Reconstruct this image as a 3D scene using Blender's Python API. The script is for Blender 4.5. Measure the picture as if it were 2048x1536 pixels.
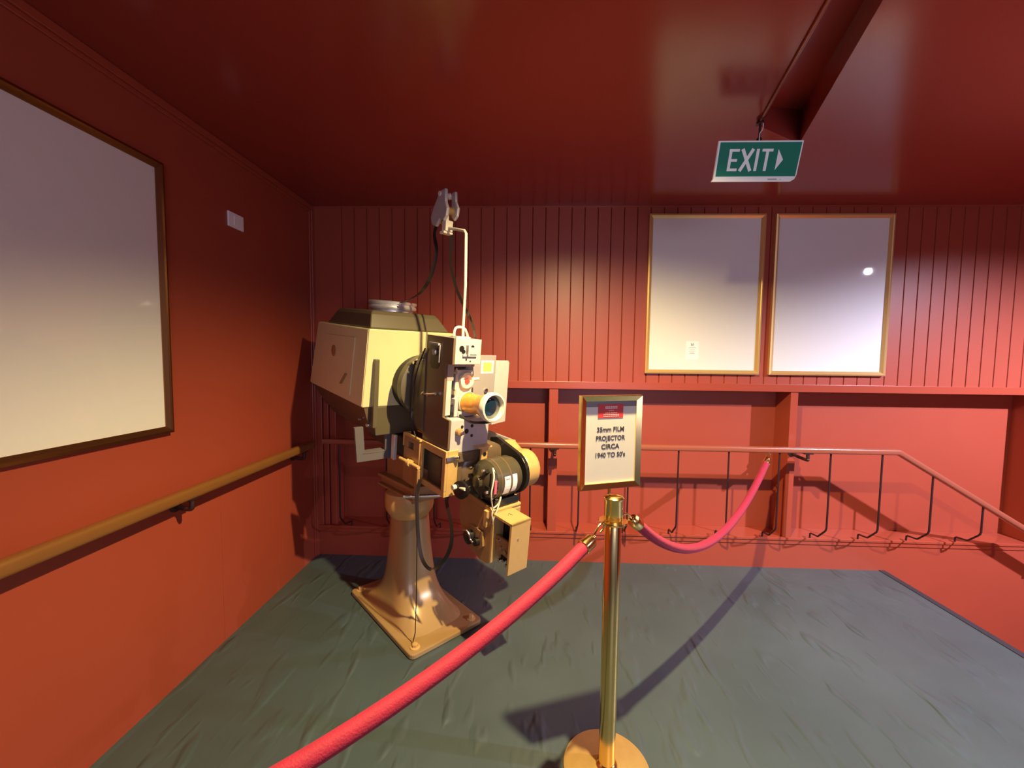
import bpy, bmesh, math, random
from mathutils import Vector, Matrix
random.seed(4)
for o in list(bpy.data.objects): bpy.data.objects.remove(o)
S = bpy.context.scene
COL = S.collection
PI = math.pi
# ---------------------------------------------------------------- camera
cam = bpy.data.cameras.new('camera'); camo = bpy.data.objects.new('camera', cam); COL.objects.link(camo)
cam.sensor_fit = 'HORIZONTAL'; cam.sensor_width = 36; cam.lens = 820/2048*36; cam.clip_start = .02
_r = Vector((0.9992018, 0.03827985, 0.01141986)); _f = Vector((-0.03748546, 0.99730081, -0.0631343)); _u = _r.cross(_f)
camo.matrix_world = Matrix(((_r.x,_u.x,-_f.x,0),(_r.y,_u.y,-_f.y,0),(_r.z,_u.z,-_f.z,1.58),(0,0,0,1)))
S.camera = camo
# ---------------------------------------------------------------- light, exposure
S.view_settings.view_transform = 'Standard'; S.view_settings.look = 'None'
S.view_settings.gamma = 1; S.view_settings.use_curve_mapping = False
S.view_settings.exposure = 0.0
w = bpy.data.worlds.new('world'); S.world = w; w.use_nodes = True
w.node_tree.nodes['Background'].inputs[0].default_value = (.60, .55, .82, 1)
w.node_tree.nodes['Background'].inputs[1].default_value = .30

def spot(name, loc, energy, color, size=160, blend=.6, radius=.03, target=None):
    l = bpy.data.lights.new(name, 'SPOT'); l.energy = energy; l.color = color
    l.spot_size = math.radians(size); l.spot_blend = blend; l.shadow_soft_size = radius
    o = bpy.data.objects.new(name, l); COL.objects.link(o); o.location = loc
    if target is not None:
        o.rotation_euler = (Vector(target)-Vector(loc)).to_track_quat('-Z', 'Y').to_euler()
    return o
LAMP = (.42, 1.25, 2.665)
LAMP2 = (4.07, 1.06, 2.665)
spot('warm_downlight_lamp', LAMP, 550, (1, .77, .38), 145, .82, .022, (.44, 1.72, 0))
spot('cool_downlight_lamp', LAMP2, 1020, (.80, .76, 1.0), 123, .75, .03, (3.6, 2.05, 0))
# unseen area light standing in for cool foyer daylight behind the camera
al = bpy.data.lights.new('foyer_fill', 'AREA'); al.energy = 42; al.color = (.78, .72, 1.0); al.size = 2.2; al.size_y = 1.6; al.shape = 'RECTANGLE'
ao = bpy.data.objects.new('foyer_fill', al); COL.objects.link(ao); ao.location = (1.2, -2.6, 1.6)
ao.rotation_euler = (Vector((.6, 3, 1.3))-Vector((1.2, -2.6, 1.6))).to_track_quat('-Z', 'Y').to_euler()

# ---------------------------------------------------------------- materials
def mat(name, col, rough=.5, metal=0, spec=.5, coat=0, noise=None, bump=None, emit=None):
    m = bpy.data.materials.new(name); m.use_nodes = True; nt = m.node_tree; b = nt.nodes['Principled BSDF']
    b.inputs['Base Color'].default_value = (*col, 1); b.inputs['Roughness'].default_value = rough
    b.inputs['Metallic'].default_value = metal; b.inputs['Specular IOR Level'].default_value = spec
    b.inputs['Coat Weight'].default_value = coat; b.inputs['Coat Roughness'].default_value = .08
    tc = nt.nodes.new('ShaderNodeTexCoord')
    if noise:
        n = nt.nodes.new('ShaderNodeTexNoise'); n.inputs['Scale'].default_value = noise[0]; n.inputs['Detail'].default_value = 4
        mx = nt.nodes.new('ShaderNodeMix'); mx.data_type = 'RGBA'
        mx.inputs[6].default_value = (*[c*(1-noise[1]) for c in col], 1); mx.inputs[7].default_value = (*[min(1, c*(1+noise[1])) for c in col], 1)
        nt.links.new(tc.outputs['Object'], n.inputs['Vector']); nt.links.new(n.outputs['Fac'], mx.inputs[0]); nt.links.new(mx.outputs[2], b.inputs['Base Color'])
    if bump:
        n = nt.nodes.new('ShaderNodeTexNoise'); n.inputs['Scale'].default_value = bump[0]; n.inputs['Detail'].default_value = 3
        bp = nt.nodes.new('ShaderNodeBump'); bp.inputs['Strength'].default_value = bump[1]; bp.inputs['Distance'].default_value = bump[2] if len(bump) > 2 else .002
        nt.links.new(tc.outputs['Object'], n.inputs['Vector']); nt.links.new(n.outputs['Fac'], bp.inputs['Height']); nt.links.new(bp.outputs[0], b.inputs['Normal'])
    if emit: b.inputs['Emission Color'].default_value = (*emit[0], 1); b.inputs['Emission Strength'].default_value = emit[1]
    return m
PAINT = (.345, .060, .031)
M = {}
M['wall'] = mat('red_wall_paint', PAINT, .42, noise=(3, .05), bump=(40, .06, .002))
M['wallboard'] = mat('red_board_paint', PAINT, .40, noise=(3, .05), bump=(30, .05, .002))
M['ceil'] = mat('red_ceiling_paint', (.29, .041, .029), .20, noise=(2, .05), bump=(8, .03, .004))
M['trim'] = mat('red_trim_gloss', PAINT, .28)
M['wood'] = mat('varnished_rail', (.21, .088, .022), .32, coat=.3, noise=(6, .12))
M['rail2'] = mat('painted_rail', (.29, .080, .045), .28, coat=.2)
M['iron'] = mat('dark_iron', (.030, .009, .009), .45)
M['bracket'] = mat('dark_bracket', (.035, .010, .009), .45)
M['gold'] = mat('gold_frame', (.78, .50, .20), .28, metal=.5)
M['walnut'] = mat('bronze_frame', (.30, .13, .05), .25, metal=.9)
M['board'] = mat('white_board', (.82, .80, .77), .5, noise=(1.5, .015))
M['paper'] = mat('white_paper', (.93, .93, .93), .6)
M['paperw'] = mat('cream_paper', (.84, .80, .68), .6)
M['ink'] = mat('ink', (.06, .05, .05), .6)
M['redprint'] = mat('red_print', (.75, .06, .05), .5)
M['brass'] = mat('polished_brass', (.90, .66, .26), .18, metal=1, noise=(12, .05))
M['brass2'] = mat('brushed_brass', (.52, .345, .12), .40, metal=.5, noise=(25, .12))
M['rope'] = mat('crimson_velvet', (.31, .004, .032), .75, noise=(40, .2), bump=(220, .5, .003))
b = M['rope'].node_tree.nodes['Principled BSDF']; b.inputs['Sheen Weight'].default_value = .25; b.inputs['Sheen Tint'].default_value = (1, .35, .5, 1)
M['white'] = mat('white_plastic', (.90, .88, .88), .4)
M['signwhite'] = mat('sign_white', (.78, .78, .80), .45, emit=((.8, .8, .85), .12))
M['green'] = mat('exit_green', (.0, .15, .10), .6, emit=((0, .19, .115), .12))
M['cream'] = mat('cream_enamel', (.70, .62, .33), .42, noise=(9, .04))
M['creamsh'] = mat('tan_enamel', (.52, .36, .22), .40, noise=(9, .05))
M['olive'] = mat('olive_brown_enamel', (.105, .085, .050), .38, noise=(9, .06))
M['greyshade'] = mat('bracket_grey_shaded', (.13, .115, .12), .4)  # darker copy of the mid grey: the bracket's shadow is in the colour
M['motorolive'] = mat('motor_olive', (.070, .058, .034), .30)
M['blackolive'] = mat('dark_olive_gloss', (.05, .040, .024), .22)
M['headbrown'] = mat('bronze_brown_enamel', (.13, .085, .050), .30, noise=(14, .08))
M['grey'] = mat('grey_hammer_paint', (.50, .47, .47), .38, metal=.15, noise=(30, .05), bump=(160, .12, .001))
M['greyd'] = mat('mid_grey_paint', (.28, .255, .26), .4)
M['tan'] = mat('gold_hammer_paint', (.60, .38, .14), .32, metal=.15, noise=(30, .07), bump=(150, .15, .001))
M['tand'] = mat('brown_gold_paint', (.36, .20, .075), .34, metal=.1, noise=(20, .08))
M['column'] = mat('gold_enamel', (.40, .255, .105), .28, metal=.2, coat=.4, noise=(5, .06))
M['black'] = mat('black_enamel', (.012, .011, .011), .3)
M['steel'] = mat('steel', (.62, .60, .60), .25, metal=1)
M['alu'] = mat('aluminium', (.80, .79, .80), .42, metal=.7)
M['orange'] = mat('orange_brass_barrel', (.85, .36, .06), .28, metal=.25)
M['film'] = mat('dark_film_strip', (.022, .014, .012), .35)
M['wire'] = mat('white_wire', (.72, .66, .52), .5)
M['yellow'] = mat('yellow_label', (.85, .80, .12), .5)
M['pink'] = mat('pink_tape', (.75, .12, .20), .5)
M['emitwarm'] = mat('lamp_lens', (1, .8, .5), .5, emit=((1, .72, .40), 60))
M['emitcool'] = mat('lamp_lens_cool', (1, 1, 1), .5, emit=((.85, .95, 1), 25))
M['lens'] = mat('coated_lens', (.004, .02, .04), .05, spec=1, coat=1)
def glass_mat():
    m = bpy.data.materials.new('picture_glass'); m.use_nodes = True; nt = m.node_tree; nt.nodes.clear()
    o = nt.nodes.new('ShaderNodeOutputMaterial'); mx = nt.nodes.new('ShaderNodeMixShader'); t = nt.nodes.new('ShaderNodeBsdfTransparent'); g = nt.nodes.new('ShaderNodeBsdfGlossy')
    g.inputs['Roughness'].default_value = .03; fr = nt.nodes.new('ShaderNodeFresnel'); fr.inputs['IOR'].default_value = 1.5
    ge = nt.nodes.new('ShaderNodeNewGeometry'); iv = nt.nodes.new('ShaderNodeMath'); iv.operation = 'SUBTRACT'; iv.inputs[0].default_value = 1; nt.links.new(ge.outputs['Backfacing'], iv.inputs[1]); mu = nt.nodes.new('ShaderNodeMath'); mu.operation = 'MULTIPLY'; nt.links.new(fr.outputs[0], mu.inputs[0]); nt.links.new(iv.outputs[0], mu.inputs[1]); nt.links.new(mu.outputs[0], mx.inputs[0]); nt.links.new(t.outputs[0], mx.inputs[1]); nt.links.new(g.outputs[0], mx.inputs[2]); nt.links.new(mx.outputs[0], o.inputs[0])
    return m
M['glass'] = glass_mat()
def floor_mat():
    m = mat('dark_green_vinyl', (.085, .105, .092), .42); nt = m.node_tree; b = nt.nodes['Principled BSDF']
    tc = nt.nodes.new('ShaderNodeTexCoord')
    def chain(rot, scale, s, lo, hi, det=1.5):
        mp = nt.nodes.new('ShaderNodeMapping'); mp.inputs['Rotation'].default_value = (0, 0, math.radians(rot)); mp.inputs['Scale'].default_value = scale
        n = nt.nodes.new('ShaderNodeTexNoise'); n.inputs['Scale'].default_value = s; n.inputs['Detail'].default_value = det; n.inputs['Distortion'].default_value = .3
        mr = nt.nodes.new('ShaderNodeMapRange'); mr.inputs[1].default_value = lo; mr.inputs[2].default_value = hi; mr.interpolation_type = 'SMOOTHSTEP'
        nt.links.new(tc.outputs['Object'], mp.inputs[0]); nt.links.new(mp.outputs[0], n.inputs['Vector']); nt.links.new(n.outputs['Fac'], mr.inputs[0])
        return mr.outputs[0]
    a = chain(-28, (2.6, .8, 1), 4.2, .56, .74); c = chain(0, (1, 1, 1), 2.0, .2, .8, 3); e = chain(35, (3, .8, 1), 3.0, .6, .8)
    m1 = nt.nodes.new('ShaderNodeMath'); m1.operation = 'MULTIPLY_ADD'; m1.inputs[1].default_value = .9; nt.links.new(c, m1.inputs[0]); nt.links.new(a, m1.inputs[2])
    m2 = nt.nodes.new('ShaderNodeMath'); m2.operation = 'ADD'; nt.links.new(m1.outputs[0], m2.inputs[0]); nt.links.new(e, m2.inputs[1])
    bp = nt.nodes.new('ShaderNodeBump'); bp.inputs['Strength'].default_value = .65; bp.inputs['Distance'].default_value = .012
    nt.links.new(m2.outputs[0], bp.inputs['Height']); nt.links.new(bp.outputs[0], b.inputs['Normal'])
    cr = nt.nodes.new('ShaderNodeMix'); cr.data_type = 'RGBA'; cr.inputs[6].default_value = (.046, .068, .072, 1); cr.inputs[7].default_value = (.060, .086, .090, 1)
    nt.links.new(c, cr.inputs[0]); nt.links.new(cr.outputs[2], b.inputs['Base Color'])
    return m
M['floor'] = floor_mat()
M['edge'] = mat('dark_nosing', (.025, .028, .035), .5)

# ---------------------------------------------------------------- mesh helpers
class MB:
    def __init__(s, T=None): s.bm = bmesh.new(); s.T = T
    def _v(s, p):
        p = Vector(p)
        return s.bm.verts.new(s.T @ p if s.T is not None else p)
    def box(s, x0, x1, y0, y1, z0, z1):
        v = [s._v((x, y, z)) for z in (z0, z1) for x, y in ((x0, y0), (x1, y0), (x1, y1), (x0, y1))]
        for f in ((3, 2, 1, 0), (4, 5, 6, 7), (0, 1, 5, 4), (1, 2, 6, 5), (2, 3, 7, 6), (3, 0, 4, 7)): s.bm.faces.new([v[i] for i in f])
        return s
    def prism(s, poly, axis, a, b):
        """polygon in the two other axes, extruded along axis from a to b"""
        def mk(p, c): return {'x': (c, p[0], p[1]), 'y': (p[0], c, p[1]), 'z': (p[0], p[1], c)}[axis]
        A = [s._v(mk(p, a)) for p in poly]; B = [s._v(mk(p, b)) for p in poly]; n = len(poly)
        s.bm.faces.new(A[::-1]); s.bm.faces.new(B)
        for i in range(n): s.bm.faces.new((A[i], A[(i+1) % n], B[(i+1) % n], B[i]))
        return s
    def loft(s, rings, cap=True):
        R = [[s._v(p) for p in r] for r in rings]; n = len(R[0])
        for a, b in zip(R, R[1:]):
            for i in range(n): s.bm.faces.new((a[i], a[(i+1) % n], b[(i+1) % n], b[i]))
        if cap: s.bm.faces.new(R[0][::-1]); s.bm.faces.new(R[-1])
        return s
    def lathe(s, prof, o=(0, 0, 0), d=(0, 0, 1), n=40, cap=True):
        """prof: (radius, distance along d)"""
        o = Vector(o); d = Vector(d).normalized(); a = d.orthogonal().normalized(); b = d.cross(a)
        rings = [[o+d*h+a*(r*math.cos(2*PI*i/n))+b*(r*math.sin(2*PI*i/n)) for i in range(n)] for r, h in prof]
        return s.loft(rings, cap)
    def cyl(s, p0, p1, r, r2=None, n=24):
        p0 = Vector(p0); p1 = Vector(p1); return s.lathe([(r, 0), (r2 or r, (p1-p0).length)], p0, p1-p0, n)
    def tube(s, pts, r, n=12, flat=None, up=None):
        pts = [Vector(p) for p in pts]; rings = []; prev = None
        for i, p in enumerate(pts):
            t = (pts[min(i+1, len(pts)-1)]-pts[max(i-1, 0)]).normalized()
            if up is not None: a = Vector(up); a = (a-t*a.dot(t)).normalized()
            elif prev is None: a = t.orthogonal().normalized()
            else: a = (prev-t*prev.dot(t)).normalized()
            prev = a; b = t.cross(a); ra, rb = (r, r) if flat is None else flat
            if n == 4: rings.append([p+a*ra*x+b*rb*y for x, y in ((1, 1), (-1, 1), (-1, -1), (1, -1))])
            else: rings.append([p+a*ra*math.cos(2*PI*k/n)+b*rb*math.sin(2*PI*k/n) for k in range(n)])
        return s.loft(rings)
    def sphere(s, c, r, n=16, m=10, sz=1):
        prof = [(max(1e-4, r*math.sin(PI*i/m)), -r*math.cos(PI*i/m)*sz) for i in range(m+1)]
        return s.lathe(prof, c, (0, 0, 1), n)
    def build(s, name, m, parent=None, smooth=False, bevel=0, seg=2, **props):
        bmesh.ops.recalc_face_normals(s.bm, faces=s.bm.faces[:])
        me = bpy.data.meshes.new(name); s.bm.to_mesh(me); s.bm.free()
        me.materials.append(M[m] if isinstance(m, str) else m)
        if smooth:
            me.polygons.foreach_set('use_smooth', [True]*len(me.polygons))
            try: me.set_sharp_from_angle(angle=math.radians(38))
            except Exception: pass
        o = bpy.data.objects.new(name, me); COL.objects.link(o)
        if bevel:
            bv = o.modifiers.new('bevel', 'BEVEL'); bv.width = bevel; bv.segments = seg; bv.limit_method = 'ANGLE'; bv.angle_limit = math.radians(40)
        if parent is not None: o.parent = parent
        for k, v in props.items(): o[k] = v
        return o
def thing(name, label, cat, loc=(0, 0, 0), rz=0, group=None):
    o = bpy.data.objects.new(name, None); COL.objects.link(o); o.location = loc; o.rotation_euler = (0, 0, rz)
    o.empty_display_size = .1; o['label'] = label; o['category'] = cat
    if group: o['group'] = group
    return o
def copy_tree(o, parent=None):
    c = o.copy(); COL.objects.link(c)
    if parent is not None: c.parent = parent
    for ch in list(o.children): copy_tree(ch, c)
    return c
def spline(pts, k=8):
    pts = [Vector(p) for p in pts]; P = [pts[0]*2-pts[1]]+pts+[pts[-1]*2-pts[-2]]; out = []
    for i in range(1, len(P)-2):
        for j in range(k):
            t = j/k; a, b, c, d = P[i-1:i+3]
            out.append(.5*((2*b)+(c-a)*t+(2*a-5*b+4*c-d)*t*t+(-a+3*b-3*c+d)*t**3))
    return out+[pts[-1]]
def text_mesh(name, body, size, m, mtx, parent, bold=0., align='CENTER', xs=1., depth=.0001, shear=0):
    cu = bpy.data.curves.new(name, 'FONT'); cu.body = body; cu.size = size; cu.align_x = align; cu.align_y = 'CENTER'
    cu.offset = bold; cu.extrude = depth; cu.resolution_u = 4; cu.shear = shear
    t = bpy.data.objects.new(name+'_tmp', cu); COL.objects.link(t)
    bpy.context.view_layer.update()
    me = bpy.data.meshes.new_from_object(t.evaluated_get(bpy.context.evaluated_depsgraph_get())); bpy.data.objects.remove(t)
    me.transform(mtx @ Matrix.Diagonal((xs, 1, 1, 1))); me.name = name
    me.materials.clear(); me.materials.append(M[m])
    o = bpy.data.objects.new(name, me); COL.objects.link(o); o.parent = parent
    return o

# ================================================================ ROOM
XL, YB, H, XR, YF = -1.652, 3.125, 2.71, 6.2, -3.2
XE = 2.70      # landing edge
SK = dict(kind='structure')
MB().box(XL-.1, XE, YF, YB, -.25, 0).build('floor', 'floor', **SK)
MB().box(XL-.12, XL, YF, YB+.3, -.3, H+.25).build('wall_left', 'wall', **SK)
MB().box(XR, XR+.1, YF, YB+.3, -3, H+.25).build('wall_right', 'wall', **SK)
# nosing strip on the landing edge
MB().prism([(XE-.012, .004), (XE+.03, .004), (XE+.03, -.045), (XE, -.045), (XE, 0), (XE-.012, 0)], 'y', YF, YB-.001).build('trim_1', 'edge', **SK)
# steps going down beside the back wall
st = MB()
for i in range(8):
    st.box(XE+.03+.28*i, XE+.03+.28*(i+1)+.02, YF, YB-.002, -3, -.175*(i+1))
st.build('trim_2', 'wall', **SK)
# ceiling with a shallow wedge-shaped recess
CX = [(XL, YF), (XR, YF), (XR, YB+.3), (XL, YB+.3)]
RA, RB_, RC = (.60, -.02), (1.1, 2.095), (1.395, 2.262)
bm = bmesh.new()
vo = [bm.verts.new((x, y, H)) for x, y in CX]; vi = [bm.verts.new((x, y, H)) for x, y in (RA, RB_, RC)]
es = [bm.edges.new((vo[i], vo[(i+1) % 4])) for i in range(4)]+[bm.edges.new((vi[i], vi[(i+1) % 3])) for i in range(3)]
bmesh.ops.triangle_fill(bm, use_beauty=True, edges=es)
up = bm.verts.new((RC[0], RC[1], H+.17)); upa = bm.verts.new((RA[0]+.02, RA[1]+.02, H+.03)); upb = bm.verts.new((RB_[0]+.01, RB_[1]+.01, H+.10))
bm.faces.new((vi[0], vi[1], upb, upa)); bm.faces.new((upa, upb, up)); bm.faces.new((vi[1], vi[2], up, upb)); bm.faces.new((vi[2], vi[0], upa, up))
tops = [bm.verts.new((x, y, H+.25)) for x, y in CX]; bm.faces.new(tops)
for i in range(4): bm.faces.new((vo[i], vo[(i+1) % 4], tops[(i+1) % 4], tops[i]))
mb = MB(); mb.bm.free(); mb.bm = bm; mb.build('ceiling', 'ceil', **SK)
# back wall: grooved boards above, recessed panels below, plinth down into the stairwell
G0, GS = .7957-.0965*23, .0965
pts = []
x = G0+GS*0
while x < XR:
    if x > XL+.14: pts += [(x-.0042, YB), (x, YB+.010), (x+.0042, YB)]
    x += GS
prof = [(XL, YB)]+pts+[(XR, YB)]
poly = prof+[(XR, YB+.3), (XL, YB+.3)]
wb = MB().prism(poly, 'z', 1.405, H-.012)
wb.box(XL, XR, YB+.18, YB+.3, .19, 1.405)          # recess backs
wb.box(XL, XR, YB, YB+.3, -3, .19)                 # plinth
wb.build('wall_back', 'wallboard', **SK)
# chair rail, stiles, ledge, cornice strip, corner pilaster
MB().box(XL, XR, YB-.014, YB+.18, 1.352, 1.408).build('trim_3', 'trim', bevel=.003, **SK)
MB().box(XL, XR, YB-.016, YB+.18, .222, .242).box(XL, XR, YB-.008, YB+.02, .19, .222).build('trim_4', 'trim', bevel=.003, **SK)
for i, (a, b_) in enumerate(((.168, .236), (1.964, 2.018), (3.755, 3.82))):
    MB().box(a, b_, YB-.004, YB+.18, .242, 1.352).build('trim_%d' % (5+i), 'trim', bevel=.002, **SK)
MB().box(XL, -1.60, YB-.006, YB+.18, .242, 1.352).box(-1.595, -1.555, YB+.006, YB+.18, .242, 1.352).box(-1.548, -1.50, YB+.012, YB+.18, .242, 1.352).build('trim_8', 'trim', bevel=.004, **SK)
MB().box(XL, XR, YB-.004, YB+.3, H-.014, H-.0005).build('trim_9', 'trim', **SK)
# moulding round the left wall: along the ceiling and down the corner
MB().box(XL, XL+.018, YF, YB-.001, H-.035, H-.0005).box(XL, XL+.010, YF, YB-.04, H-.055, H-.035)\
    .box(XL, XL+.018, YB-.035, YB-.001, .002, H-.035).box(XL, XL+.010, YB-.055, YB-.035, .002, H-.055).build('trim_10', 'trim', bevel=.003, **SK)
# joint between two wall panels, left wall
MB().box(XL, XL+.0012, 2.112, 2.117, 0, .86).build('trim_11', 'trim', **SK)

# ================================================================ PICTURE FRAMES
def picture(name, label, w_, h_, fw, fmat, mtx, group=None):
    """frame in local x (width) and z (height), facing -y, back at y=0"""
    t = thing(name, label, 'picture frame', group=group); t.matrix_world = mtx
    d = .026
    for (x0, x1, z0, z1, ax) in ((0, w_, 0, fw, 'b'), (0, w_, h_-fw, h_, 't'), (0, fw, 0, h_, 'l'), (w_-fw, w_, 0, h_, 'r')):
        # mitred moulding
        m_ = MB(); pr = [(0, 0), (0, -d), (.35, -d-.004), (.55, -d), (1, -d*.55), (1, 0)]
        A, B = [], []
        for u, y in pr:
            k = u*fw
            if ax == 'b': A.append((k, y, k)); B.append((w_-k, y, k))
            if ax == 't': A.append((k, y, h_-k)); B.append((w_-k, y, h_-k))
            if ax == 'l': A.append((k, y, k)); B.append((k, y, h_-k))
            if ax == 'r': A.append((w_-k, y, k)); B.append((w_-k, y, h_-k))
        m_.loft([A, B]).build('frame_rail', fmat, t)
    MB().box(fw*.8, w_-fw*.8, -.010, -.002, fw*.8, h_-fw*.8).build('backing_board', 'board', t)
    MB().box(fw*.8, w_-fw*.8, -.0145, -.0125, fw*.8, h_-fw*.8).build('glass_pane', 'glass', t)
    return t
BK = Matrix.Translation
picture('picture_frame', 'gold framed blank white poster board with a small printed card, on the grooved back wall', .835, 1.165, .030, 'gold', BK((.876, YB-.001, 1.478)))
picture('picture_frame', 'gold framed blank white poster board nearest the stairs, reflecting a ceiling light', .832, 1.165, .030, 'gold', BK((1.782, YB-.001, 1.478)))
picture('picture_frame', 'large bronze framed blank white board on the left wall above the wooden handrail', 1.10, 1.20, .030, 'walnut',
        Matrix.Translation((XL+.001, 1.815, 1.222)) @ Matrix.Rotation(math.radians(90), 4, 'Z') @ Matrix.Translation((-1.10, 0, 0)))
t = thing('notice_card', 'small white printed card inside the gold frame left of the stairs frame', 'card', (1.176, YB-.0112, 1.583))
MB().box(0, .093, -.0010, 0, 0, .138).build('card', 'paper', t)
mtx = Matrix.Translation((.046, -.0014, .115)) @ Matrix.Rotation(PI/2, 4, 'X')
em = MB(); em.box(.036, .056, -.0016, -.0010, .106, .110).box(.036, .040, -.0016, -.0010, .106, .124).box(.052, .056, -.0016, -.0010, .106, .124).box(.044, .048, -.0016, -.0010, .106, .118)
for z, a in ((.088, .028), (.076, .020), (.062, .024), (.050, .016), (.044, .022)): em.box(.0465-a, .0465+a, -.0014, -.0010, z, z+.0022)
em.build('print', 'greyd', t)

# ================================================================ SWITCH PLATE
t = thing('wall_plate', 'small white blank wall plate high on the left wall', 'wall plate', (XL, 2.29, 2.327))
MB().box(0, .010, -.060, .060, -.041, .041).build('plate', 'white', t, bevel=.003)
MB().box(.010, .0125, -.018, .018, -.026, .026).build('cover', 'white', t, bevel=.001)

# ================================================================ HANDRAILS
def bracket(parent, pw, pr, mb_='bracket'):
    """from wall point pw out to rail point pr"""
    pw = Vector(pw); pr = Vector(pr); n = Vector((pr.x-pw.x, pr.y-pw.y, 0)).normalized()
    b = MB(); b.lathe([(.032, 0), (.032, .007), (.018, .012)], pw, n, 20)
    b.tube(spline([pw+n*.004, pw+n*.03+Vector((0, 0, -.012)), Vector((pr.x, pr.y, pw.z-.016))-n*.012, Vector((pr.x, pr.y, pw.z-.004)), pr], 6), .0115, 10)
    b.box(pr.x-.016-.014*abs(n.y), pr.x+.016+.014*abs(n.y), pr.y-.016-.014*abs(n.x), pr.y+.016+.014*abs(n.x), pr.z-.003, pr.z+.004)
    return b.build('bracket', mb_, parent, smooth=True)
RX = -1.568; RZ = .932
def rrect(w_, h_, r=.4, n=20):
    return [(w_*math.copysign(abs(math.cos(a))**r, math.cos(a)), h_*math.copysign(abs(math.sin(a))**r, math.sin(a))) for a in [2*PI*(i+.5)/n for i in range(n)]]
t = thing('handrail', 'varnished timber handrail along the left wall on dark brackets', 'handrail', (RX, 0, 0))
sec = rrect(.024, .027, .55)
MB().loft([[(x, y0, RZ+z) for x, z in sec] for y0 in (-2.4, 2.90)]).build('rail', 'wood', t, smooth=True)
for yb in (-.9, .45, 1.83, 2.80):
    bracket(t, (XL-RX, yb, RZ-.062), (0, yb, RZ-.029))
RY, RZB = 2.945, .952
t = thing('handrail', 'painted handrail with thin bent iron balusters along the back wall, sloping down the stairs', 'handrail', (0, RY, 0))
sec = rrect(.024, .021, .6)
def railpath(x):
    return RZB if x <= 2.605 else RZB-(x-2.605)*.594
rg = [[(-1.50, y, RZB+z) for y, z in sec], [(2.600, y, RZB+z) for y, z in sec], [(2.615, y, RZB+z*1.1-.005) for y, z in sec], [(5.4, y, railpath(5.4)+z*1.16) for y, z in sec]]
MB().loft([[(x, -y, z) for x, y, z in r] for r in rg]).build('rail', 'rail2', t, smooth=True)
for i in range(-5, 13):
    x = .030+.3535*i
    if x < -1.45: continue
    zt = railpath(x)-.018
    drop = 0 if x < 2.7 else 0
    zb = .362
    if zt < zb+.06: continue
    k = .012
    path = [(x, 0, zt), (x, 0, zb+.030), (x, .006, zb+.010), (x, .016, zb-.002), (x, .072, zb-.058), (x+.001, .082, zb-.066), (x+.003, .096, zb-.070), (x+.010, .168, zb-.080), (x+.010, .176, zb-.086), (x+.010, .178, zb-.118)]
    MB().tube(path, .0062, 8).build('baluster', 'iron', t, smooth=True)
for x in (.205, 1.992, 3.787):
    bracket(t, (x, YB-.004-RY, min(RZB, railpath(x))-.055), (x, 0, railpath(x)-.024))

# ================================================================ EXIT SIGN + CONDUIT
SY = 2.05
sg = thing('exit_sign', 'green and white EXIT sign with a right pointing arrow hanging from the ceiling', 'sign', (1.078, SY, 2.524))
tilt = Matrix.Rotation(math.radians(17), 4, 'X')
T = tilt @ Matrix.Diagonal((.965, 1, .95, 1))
outl = [(-.205, .090), (.196, .090), (.196, -.062), (.190, -.080), (.172, -.092), (-.212, -.092), (-.205, -.080)]
MB(T).prism(outl, 'y', -.006, .006).build('sign_panel', 'signwhite', sg, bevel=.001)
MB(T).prism([(-.197, .083), (.189, .083), (.189, -.068), (-.197, -.068)], 'y', -.0075, -.0065).build('green_face', 'green', sg)
def sbar(mb, x0, z0, x1, z1, w_):
    d = Vector((x1-x0, z1-z0)).normalized(); n = Vector((-d.y, d.x))*w_/2
    mb.prism([(x0-n.x, z0-n.y), (x1-n.x, z1-n.y), (x1+n.x, z1+n.y), (x0+n.x, z0+n.y)], 'y', -.0085, -.0076)
WL = .0135
def letter(nm, segs, hv=None):
    m_ = MB(T)
    for s_ in segs: sbar(m_, *s_[:4], s_[4] if len(s_) > 4 else WL)
    return m_.build(nm, 'signwhite', sg)
zt, zb = .054, -.044
letter('letter', [(-.141, zb, -.141, zt), (-.148, zt-.006, -.100, zt-.006, .012), (-.148, zb+.006, -.100, zb+.006, .012), (-.141, .004, -.106, .004, .012)])
letter('letter', [(-.086, zb, -.035, zt, .015), (-.086, zt, -.035, zb, .015)])
letter('letter', [(-.012, zb, -.012, zt)])
letter('letter', [(.034, zb, .034, zt), (.008, zt-.006, .060, zt-.006, .012)])
MB(T).prism([(.084, .052), (.114, .006), (.084, -.040)], 'y', -.0085, -.0076).build('arrow', 'signwhite', sg)
mk = MB(T)
for k in range(9): mk.box(.060+.005*k, .0635+.005*k, -.0066, -.0060, -.084, -.079+.001*(k % 2))
mk.box(.120, .124, -.0066, -.0060, -.083, -.080); mk.build('maker_print', 'greyd', sg)
MB().cyl((0, 0, .088), (0, -.004, .178), .0045).cyl((0, -.004, .168), (0, -.004, .1795), .016).lathe([(.011, 0), (.011, .02)], (0, 0, .085), (0, 0, 1), 16).build('hanger', 'bracket', sg, smooth=True)
MB(T).tube(spline([(-.012, 0, .09), (-.016, .0, .12), (-.006, 0, .14), (-.008, 0, .165)], 6), .002, 8).build('cable', 'white', sg, smooth=True)
t = thing('conduit', 'thin painted conduit running along the ceiling to the EXIT sign', 'conduit', (1.085, 2.085, H))
d = Vector((RB_[0]-RA[0], RB_[1]-RA[1], 0)).normalized()
MB().tube([(0, 0, -.006), tuple(-d*2.4+Vector((0, 0, -.006)))], .0052, 10).build('pipe', 'rail2', t, smooth=True)
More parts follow.
